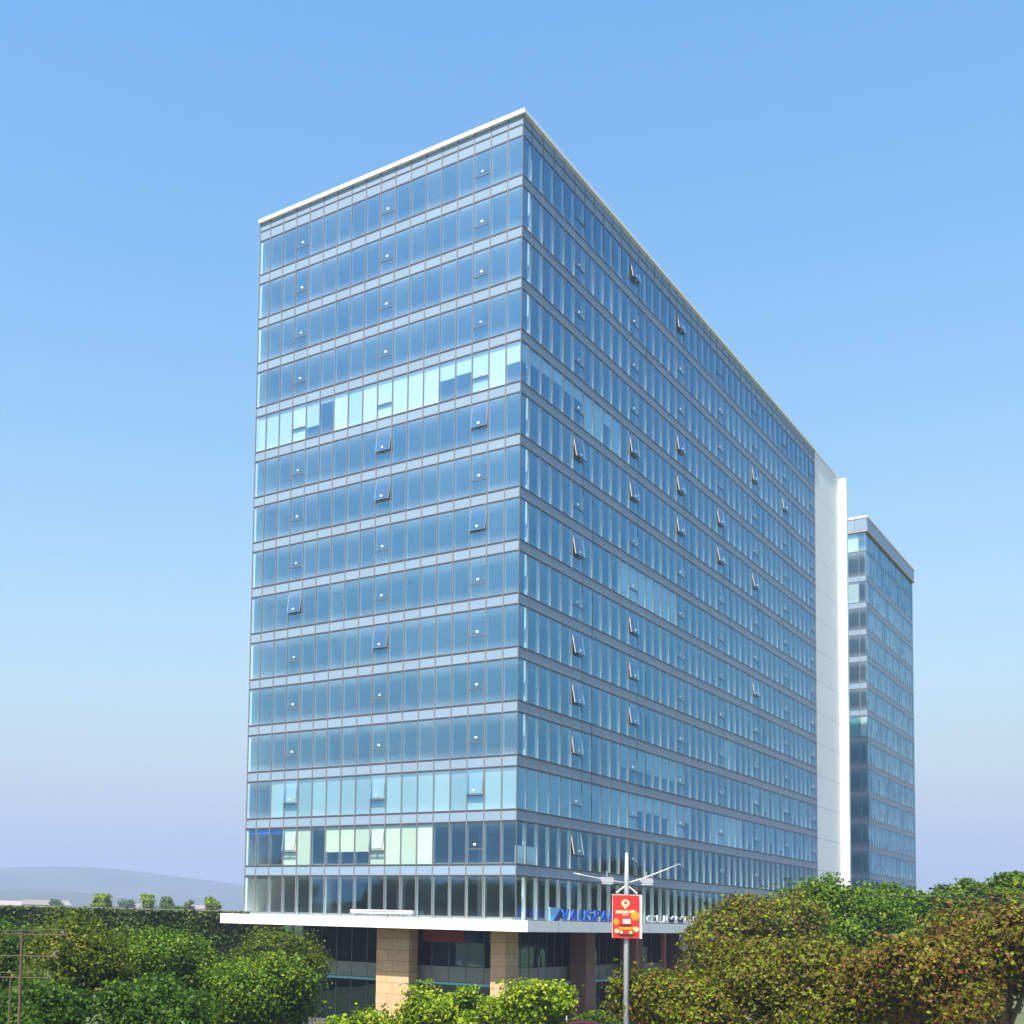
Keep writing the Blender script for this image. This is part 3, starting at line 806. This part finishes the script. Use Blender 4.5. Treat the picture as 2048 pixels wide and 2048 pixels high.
for cx_, cz_, r_ in ((-0.40, 0.26, 0.09), (0.30, 0.33, 0.10), (0.10, 0.22, 0.06), (-0.24, 0.22, 0.06)):
    flat('lamp_flame', 0, 0, 0, 0, M['yellow'], D0 + 0.007, [(cx_ + r_ * math.cos(k * math.pi / 4), cz_ + r_ * 0.9 * math.sin(k * math.pi / 4)) for k in range(8)])
flat('oil_lamp', 0, 0, 0, 0, M['brown'], D0, [(-0.4, 0.16), (-0.25, 0.07), (0.18, 0.07), (0.34, 0.16)])

# ---------------------------------------------------------------- foliage
def leaf_mesh(name, centres, size, m, up=0.35, out=None, spread=0.35):
    n = len(centres)
    nr = NR.normal(size=(n, 3))
    if out is not None: nr = nr * 0.75 + out * 0.9
    nr[:, 2] += up
    nr /= np.linalg.norm(nr, axis=1)[:, None] + 1e-9
    t = np.cross(nr, NR.normal(size=(n, 3))); t /= np.linalg.norm(t, axis=1)[:, None] + 1e-9
    b = np.cross(nr, t)
    s = size * NR.uniform(0.6, 1.4, n)[:, None]
    a = centres - t * s * 0.5; c = centres + t * s * 0.5
    d1 = centres + b * s * spread + nr * s * 0.08; d2 = centres - b * s * spread + nr * s * 0.08
    V = np.stack([a, d1, c, d2], 1).reshape(-1, 3).astype(np.float32)
    me = bpy.data.meshes.new(name)
    me.vertices.add(4 * n); me.vertices.foreach_set('co', V.ravel())
    me.loops.add(4 * n); me.loops.foreach_set('vertex_index', np.arange(4 * n, dtype=np.int32))
    me.polygons.add(n); me.polygons.foreach_set('loop_start', np.arange(0, 4 * n, 4, dtype=np.int32))
    me.update(calc_edges=True)
    me.materials.append(m)
    return me

def crown_points(r, h, nclump, nleaf, clump, seed):
    """an uneven crown: several lobes round the middle, each a shell of leaf clumps with gaps between"""
    g = np.random.default_rng(seed)
    E = np.array([r, r, h / 2])
    nl = 11
    lu = g.normal(size=(nl, 3)); lu /= np.linalg.norm(lu, axis=1)[:, None]
    lu[:, 2] = np.where(lu[:, 2] < -0.5, -lu[:, 2], lu[:, 2])
    lc = lu * g.uniform(0.42, 0.72, nl)[:, None]
    lr = g.uniform(0.26, 0.50, nl)
    k = g.choice(nl, nclump, p=lr ** 2 / (lr ** 2).sum())
    u = g.normal(size=(nclump, 3)); u /= np.linalg.norm(u, axis=1)[:, None]
    u[:, 2] += 0.25
    rad = lr[k] * (0.45 + 0.55 * g.uniform(0, 1, nclump) ** 0.6)
    c = (lc[k] + u * rad[:, None]) * E
    cl = clump * g.uniform(0.45, 1.4, nclump)
    q = np.clip(g.normal(size=(nclump, nleaf, 3)) * 0.5, -0.95, 0.95)
    p = c[:, None, :] + q * cl[:, None, None] * np.array([1, 1, 0.7])
    o = q.reshape(-1, 3) * 0.9 + np.repeat(u, nleaf, 0) * 0.8 + (p / E).reshape(-1, 3) * 0.6
    o /= np.linalg.norm(o, axis=1)[:, None] + 1e-9
    return p.reshape(-1, 3), o, c

def tree(label, x, y, top, r, kind, seed, h=None, nclump=190, nleaf=200, leaf=0.175, clump=None, group='trees around the tower', name='tree', sy=1.0):
    t = empty(name, (x, y, 0), label, 'tree', group)
    h = h or r * 1.7
    zc = top - h / 2
    P, O, C = crown_points(r * 0.88, h * 0.84, nclump, nleaf, clump or r * 0.26, seed)
    P = P + np.array([0, 0, zc]); P[:, 2] = np.maximum(P[:, 2], 0.25)
    link('crown', leaf_mesh('crown', P, leaf, M[kind], 0.3, O), t)
    tb = MB(); g = random.Random(seed)
    zt_ = max(zc, 1.0)
    rt = 0.05 * r + 0.05
    tb.tube([(0, 0, -0.05), (g.uniform(-.1, .1), g.uniform(-.1, .1), zt_ * 0.5), (g.uniform(-.2, .2), g.uniform(-.2, .2), zt_)], [rt * 1.3, rt, rt * 0.75], 8)
    for k in range(9):
        c = C[(k * 13) % len(C)]
        z0 = zt_ * g.uniform(0.55, 1.0)
        tb.tube([(0, 0, z0), (c[0] * .45, c[1] * .45, (z0 + c[2] + zc) / 2 + 0.2), (c[0] * .9, c[1] * .9, c[2] + zc)], [rt * 0.5, rt * 0.3, rt * 0.12], 5)
    tb.build('trunk', M['bark'], t)
    return t

TR = [
    # left side
    ('rounded bright green tree in front of the left end of the canopy', 2.2, -32.3, 7.0, 3.5, 'leaf_green', {}),
    ('olive green tree rising under the left end of the canopy', -8.1, -17.4, 7.9, 3.3, 'leaf_yellow', {}),
    ('leafy green tree below the creeper wall, left of the canopy end', -4.4, -32.4, 8.3, 4.1, 'leaf_green', {}),
    ('broad green tree below the middle of the creeper wall', -2.3, -40.9, 8.0, 4.0, 'leaf_yellow', {}),
    ('dark green tree close against the creeper wall', -14.5, -35.3, 8.2, 4.2, 'leaf_dark', {}),
    ('green tree behind the utility pole at the left border', -10.6, -42.4, 8.0, 3.9, 'leaf_yellow', {}),
    ('dark low tree filling the bottom between the pole and the rounded tree', 6.0, -44.5, 5.9, 2.9, 'leaf_dark', {}),
    ('dark low tree at the foot of the utility pole', 5.5, -50.4, 6.0, 2.9, 'leaf_dark', {}),
    # right side
    ('olive brown tree right of the banner pole, hiding the right end of the canopy', 27.3, -33.0, 8.6, 3.1, 'leaf_olive', {'leaf': 0.15, 'nclump': 260}),
    ('low spreading olive tree with brown leaves, nearest the banner pole', 24.7, -36.2, 6.9, 2.7, 'leaf_olive', {'leaf': 0.15, 'nclump': 230}),
    ('low olive brown tree in the dip between the two taller brown trees', 29.7, -33.5, 7.0, 2.7, 'leaf_olive', {'leaf': 0.15, 'nclump': 200}),
    ('tallest olive and brown tree, cut by the right border', 34.4, -32.6, 9.9, 3.4, 'leaf_russet', {'leaf': 0.15, 'nclump': 270}),
    ('brownish tree in front of the tallest brown one at the lower right', 32.6, -35.4, 8.4, 2.6, 'leaf_russet', {'leaf': 0.15}),
    ('large deep green tree before the foot of the white wall', 20.4, 4.7, 12.1, 4.6, 'leaf_green', {'leaf': 0.24, 'nclump': 230}),
    ('olive green tree overlapping the left side of the deep green one', 18.6, -4.3, 11.1, 4.0, 'leaf_olive', {'leaf': 0.22, 'nclump': 230}),
    ('deep green tree before the foot of the distant tower', 22.6, 12.8, 11.9, 3.6, 'leaf_green', {'leaf': 0.25}),
    ('green tree just right of the foot of the distant tower', 23.6, 22.7, 10.4, 2.4, 'leaf_dark', {'leaf': 0.25, 'nclump': 90}),
    ('small green tree standing alone against the sky right of the distant tower', 24.6, 27.2, 12.3, 2.3, 'leaf_green', {'leaf': 0.25, 'nclump': 90}),
    ('green tree behind the tallest brown one at the right border', 30.1, 12.3, 12.6, 2.3, 'leaf_green', {'leaf': 0.25, 'nclump': 90}),
    # in front of the lobby
    ('small lime green tree in front of the sandstone corner column', 10.4, -28.2, 5.3, 2.8, 'leaf_lime', {'leaf': 0.19, 'nclump': 120}),
    ('taller lime green tree left of the banner pole, before the lobby glass', 14.6, -27.4, 6.0, 2.7, 'leaf_lime', {'leaf': 0.19, 'nclump': 120}),
    ('low lime shrub at the foot of the wide sandstone column', 3.7, -25.6, 3.6, 3.0, 'leaf_lime', {'leaf': 0.22, 'nclump': 80}),
]
for i, (lab, x, y, top, r, kind, kw) in enumerate(TR):
    tree(lab, x, y, top, r, kind, 100 + i, **kw)
FAR = [
    ('first tiny tree from the left above the creeper wall', -147.7, 101.8, 12.6, 1.7, 'leaf_lime'),
    ('tallest tiny tree above the creeper wall, second from the left', -141.0, 97.6, 12.9, 1.7, 'leaf_lime'),
    ('tiny pale tree third from the left above the creeper wall', -146.7, 115.3, 13.0, 2.4, 'leaf_lime'),
    ('tiny darker green tree above the creeper wall, left of the twin bushy ones', -149.5, 125.5, 12.6, 2.2, 'leaf_green'),
    ('tiny bushy green tree between its darker neighbour and the thin one', -140.4, 121.2, 12.0, 2.6, 'leaf_green'),
    ('tiny thin tree nearest the tower above the creeper wall', -132.0, 120.5, 13.0, 2.0, 'leaf_lime'),
]
for i, (lab, x, y, top, r, kind) in enumerate(FAR):
    tree(lab, x, y, top, r, kind, 300 + i, h=8.5, nclump=45, nleaf=60, leaf=0.5, clump=0.8, group='small trees beyond the creeper wall')

# the trees of the far side of the road and of the side street, mirrored in the lower storeys
protos = [o for o in col.objects if o.get('category') == 'tree' and not o.parent][:17]
spots = [(-18 - 9.5 * k + 3 * math.sin(k * 2.3), -104 - 5 * math.sin(k * 1.7) + 2.6 * k) for k in range(11)] + [(42 + 4 * math.sin(k * 1.9), 40 + 12 * k) for k in range(11)]
for k, (x, y) in enumerate(spots):
    src = protos[(k * 5) % 8] if k < 11 else protos[(3 * k) % 8]
    o = src.copy(); col.objects.link(o); o.location = (x, y, 0); o.rotation_euler = (0, 0, 1.7 * k)
    sc = 2.0 + 0.4 * math.sin(k * 3.1)
    o.scale = (sc, sc, sc)
    o['label'] = 'street tree across the road, mirrored in the lowest windows of the short facade' if k < 11 else 'street tree beside the tower, mirrored in the lowest windows of the long facade'
    o['group'] = 'street trees mirrored in the short facade' if k < 11 else 'street trees mirrored in the long facade'
    for ch in src.children:
        c_ = ch.copy(); col.objects.link(c_); c_.parent = o

# a few far houses and trees at the foot of the hills, just above the creeper wall
for k, (x, y, w_, h_, lab) in enumerate(((-458, 342, 16, 12.2, 'tiny pale house at the left border at the foot of the hills'), (-418, 323, 13, 12.6, 'tiny pale house, second from the left border, at the foot of the hills'),
        (-474, 381, 17, 12.9, 'tiny widest house among the far houses at the foot of the hills'), (-424, 343, 9, 12.6, 'tiny narrow house left of the first pair of pale green trees'),
        (-453, 423, 15, 12.6, 'tiny house in the gap left of the third tree above the creeper wall'), (-436, 462, 14, 12.7, 'tiny far house closest to the tower above the creeper wall'))):
    hs = empty('house', (x, y, 0), lab, 'house', 'far houses at the foot of the hills', rz=0.6 + 0.2 * k)
    MB().box(-w_ / 2, w_ / 2, -5, 5, 0, h_ - 2).build('wall', M['housewall'], hs)
    MB().prism([(-5.5, h_ - 1.99), (5.5, h_ - 1.99), (0, h_ + 0.4)], 'x', -w_ / 2 - 0.4, w_ / 2 + 0.4).build('roof', M['rooftile'], hs)
    for q in range(3):
        for z_ in (h_ - 3.8, h_ - 7.0): MB().box(-w_ / 2 + 1.2 + q * w_ / 3, -w_ / 2 + 2.8 + q * w_ / 3, -5.06, -5.01, z_, z_ + 1.4).build('window', M['dark'], hs)
for k, (x, y, r, lab) in enumerate(((-380, 301, 5, 'tiny blue grey tree left of the first pair of pale green trees'), (-403, 399, 6, 'hazy far tree behind the third tree above the creeper wall'),
        (-384, 350, 5, 'hazy far tree right of the first pair of pale green trees'))):
    tree(lab, x, y, 14.2 + k * 0.3, r, 'leaf_dark', 340 + k, h=9, nclump=40, nleaf=50, leaf=1.0, clump=1.6, group='far trees at the foot of the hills')

# creeper-covered garden wall on the left
gw = empty('garden_wall', (-35.0, -4.0, 0), 'high straight wall covered in dark creeper on the left', 'wall', rz=math.atan2(23.8, 5.8))
GL = 110.0
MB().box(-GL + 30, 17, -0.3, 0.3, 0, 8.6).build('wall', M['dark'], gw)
MB().box(-GL + 30, 17.1, -0.4, 0.4, 8.62, 8.72).build('coping', M['beige'], gw)
nl = 42000
pts = np.stack([NR.uniform(-60, 17, nl), np.zeros(nl), NR.uniform(2, 8.62, nl)], 1)
pts[:, 1] = -0.38 - np.abs(NR.normal(0, 0.12, nl)) - 0.30 * (0.5 + 0.5 * np.sin(pts[:, 0] * 0.8 + np.sin(pts[:, 2] * 1.1) * 1.5))
cr = link('creeper', leaf_mesh('creeper', pts, 0.34, M['leaf_creeper'], 0.3, np.tile(np.array([[0, -1.0, 0.2]]), (nl, 1))), gw)
cr['kind'] = 'stuff'

# undergrowth along the pavement edge
ng = 26000
a = NR.uniform(-60, 40, ng); b = NR.uniform(44, 60, ng)
px = 40.6 + ux * a + nx * b; py = -81.2 + uy * a + ny * b
pz = NR.uniform(0, 1, ng) ** 1.5 * (0.9 + 0.7 * np.sin(px * 0.7) * np.sin(py * 0.6))
ok = pz > 0.02
ug = link('undergrowth', leaf_mesh('undergrowth', np.stack([px, py, pz + 0.03], 1)[ok], 0.26, M['leaf_green'], 0.6))
tag(ug, 'low green ground cover along the verge', 'ground cover', kind='stuff')

hd = empty('hedge', (6.0, -2.6, 0), 'clipped green hedge along the lobby glass behind the banner pole', 'hedge')
nh = 16000
hp = np.stack([NR.uniform(-4, 16, nh), NR.uniform(-0.7, 0.7, nh), NR.uniform(0.1, 1, nh) ** 0.6 * 2.6], 1)
hp[:, 2] *= 0.82 + 0.18 * np.sin(hp[:, 0] * 1.3)
link('foliage', leaf_mesh('foliage', hp, 0.2, M['leaf_green'], 0.5), hd)
hb_ = MB()
for k in range(14): hb_.tube([(-3.6 + 1.45 * k, 0, 0), (-3.6 + 1.45 * k, 0.1, 1.6)], [0.05, 0.02], 5)
hb_.build('stems', M['bark'], hd)

# ---------------------------------------------------------------- utility pole and wires
up_ = empty('utility_pole', (9.7, -54.5, 0), 'thin dark utility pole with crossarms at the left border', 'utility pole')
MB().tube([(0, 0, 0), (0, 0, 7.75)], [0.06, 0.045], 10).build('pole', M['bark'], up_)
for z, hw in ((7.6, 1.5), (6.9, 1.2), (6.2, 1.0)):
    MB().tube([av * -hw + Vector((0, 0, z)), av * hw + Vector((0, 0, z))], 0.022, 6).build('crossarm', M['bark'], up_)
    for sx in (-1, 1):
        MB().tube([av * sx * hw * 0.9 + Vector((0, 0, z + 0.04)), av * sx * hw * 0.9 + Vector((0, 0, z + 0.18))], 0.035, 6).build('insulator', M['frame'], up_)
p2 = MB().tube([(12.4, -57.2, 0), (12.4, -57.2, 6.4)], [0.04, 0.03], 8).build('post', M['bark'])
tag(p2, 'short thin brown post left of the utility pole', 'post')
def wire(label, pts, rad=0.012):
    A, B, sag = Vector(pts[0]), Vector(pts[1]), pts[2]
    q = [A.lerp(B, t / 16) - Vector((0, 0, sag * 4 * (t / 16) * (1 - t / 16))) for t in range(17)]
    tag(MB().tube(q, rad, 5).build('overhead_wire', M['cable']), label, 'wire', 'overhead wires')
wire('upper overhead wire crossing the trees at the left', ((9.7 - 40, -54.5 - 32, 7.8), (9.7 + 1.2, -54.5 + 0.9, 7.78), 0.5))
wire('lower overhead wire crossing the trees at the left', ((9.7 - 40, -54.5 - 32, 6.5), (9.7 + 0.9, -54.5 + 0.7, 6.4), 0.4))
wire('thin overhead wire over the trees at the right border', ((26.5, -15.9, 10.05), (60, 10.6, 11.2), 0.3), 0.026)

# ---------------------------------------------------------------- maroon car in front of the lobby and a post
car = empty('parked_car', (7.8, -4.4, 0), 'maroon car whose roof shows at the bottom beside the lamp post', 'car', rz=math.atan2(uy, ux))
prof = [(-2.2, 0.35), (2.2, 0.35), (2.28, 0.75), (2.1, 1.0), (1.15, 1.15), (0.55, 1.85), (0.0, 2.02), (-1.0, 2.06), (-1.7, 1.96), (-2.1, 1.2), (-2.25, 0.9)]
body = MB().prism(prof, 'y', -0.85, 0.85).build('body', M['maroon'], car)
bv = body.modifiers.new('bevel', 'BEVEL'); bv.width = 0.09; bv.segments = 3
for sy_ in (-0.86, 0.86):
    y0, y1 = (sy_ - 0.012, sy_ - 0.002) if sy_ < 0 else (sy_ + 0.002, sy_ + 0.012)
    MB().prism([(1.0, 1.2), (0.5, 1.75), (-0.25, 1.88), (-0.25, 1.2)], 'y', y0, y1).build('side_window', M['dark'], car)
    MB().prism([(-0.35, 1.2), (-0.35, 1.88), (-1.5, 1.86), (-1.85, 1.2)], 'y', y0, y1).build('side_window', M['dark'], car)
    for wx in (-1.4, 1.4):
        w = link('wheel', None, car, (wx, sy_ * 0.96, 0.35))
        MB().tube([(0, -0.1, 0), (0, 0.1, 0)], 0.35, 20).build('tyre', M['tyre'], w)
        MB().tube([(0, -0.115, 0), (0, 0.115, 0)], 0.2, 14).build('rim', M['galv'], w)
MB().prism([(1.17, 1.19), (0.62, 1.80), (0.60, 1.79), (1.15, 1.17)], 'y', -0.7, 0.7).build('windscreen', M['dark'], car)
for yy in (-0.7, 0.4): MB().box(2.235, 2.30, yy, yy + 0.3, 0.72, 0.86).build('headlight', M['lampglass'], car)
for yy in (-0.75, 0.5): MB().box(-2.27, -2.2, yy, yy + 0.25, 0.85, 1.1).build('tail_light', M['red'], car)

bp_ = empty('marker_post', (9.0, -11.2, 0), 'slim red and white banded post behind the taller lime tree', 'post')
for k in range(7):
    MB().tube([(0, 0, k * 0.4), (0, 0, k * 0.4 + 0.4)], 0.06 + 0.001 * (k % 2), 10).build('band', M['red'] if k % 2 else M['coping'], bp_)

# ---------------------------------------------------------------- air
hz = MB().box(-8200, 8200, -8200, 8200, -1.0 - 3.0, 430).build('haze', None)
hz.data.materials.clear()
hm, n, l = new_mat('haze_air')
o = n.new('ShaderNodeOutputMaterial'); v = n.new('ShaderNodeVolumePrincipled')
v.inputs['Color'].default_value = (0.455, 0.572, 0.81, 1)
v.inputs['Density'].default_value = 4.0e-4
v.inputs['Anisotropy'].default_value = 0.08
l.new(v.outputs[0], o.inputs['Volume'])
hz.data.materials.append(hm)
tag(hz, kind='stuff')
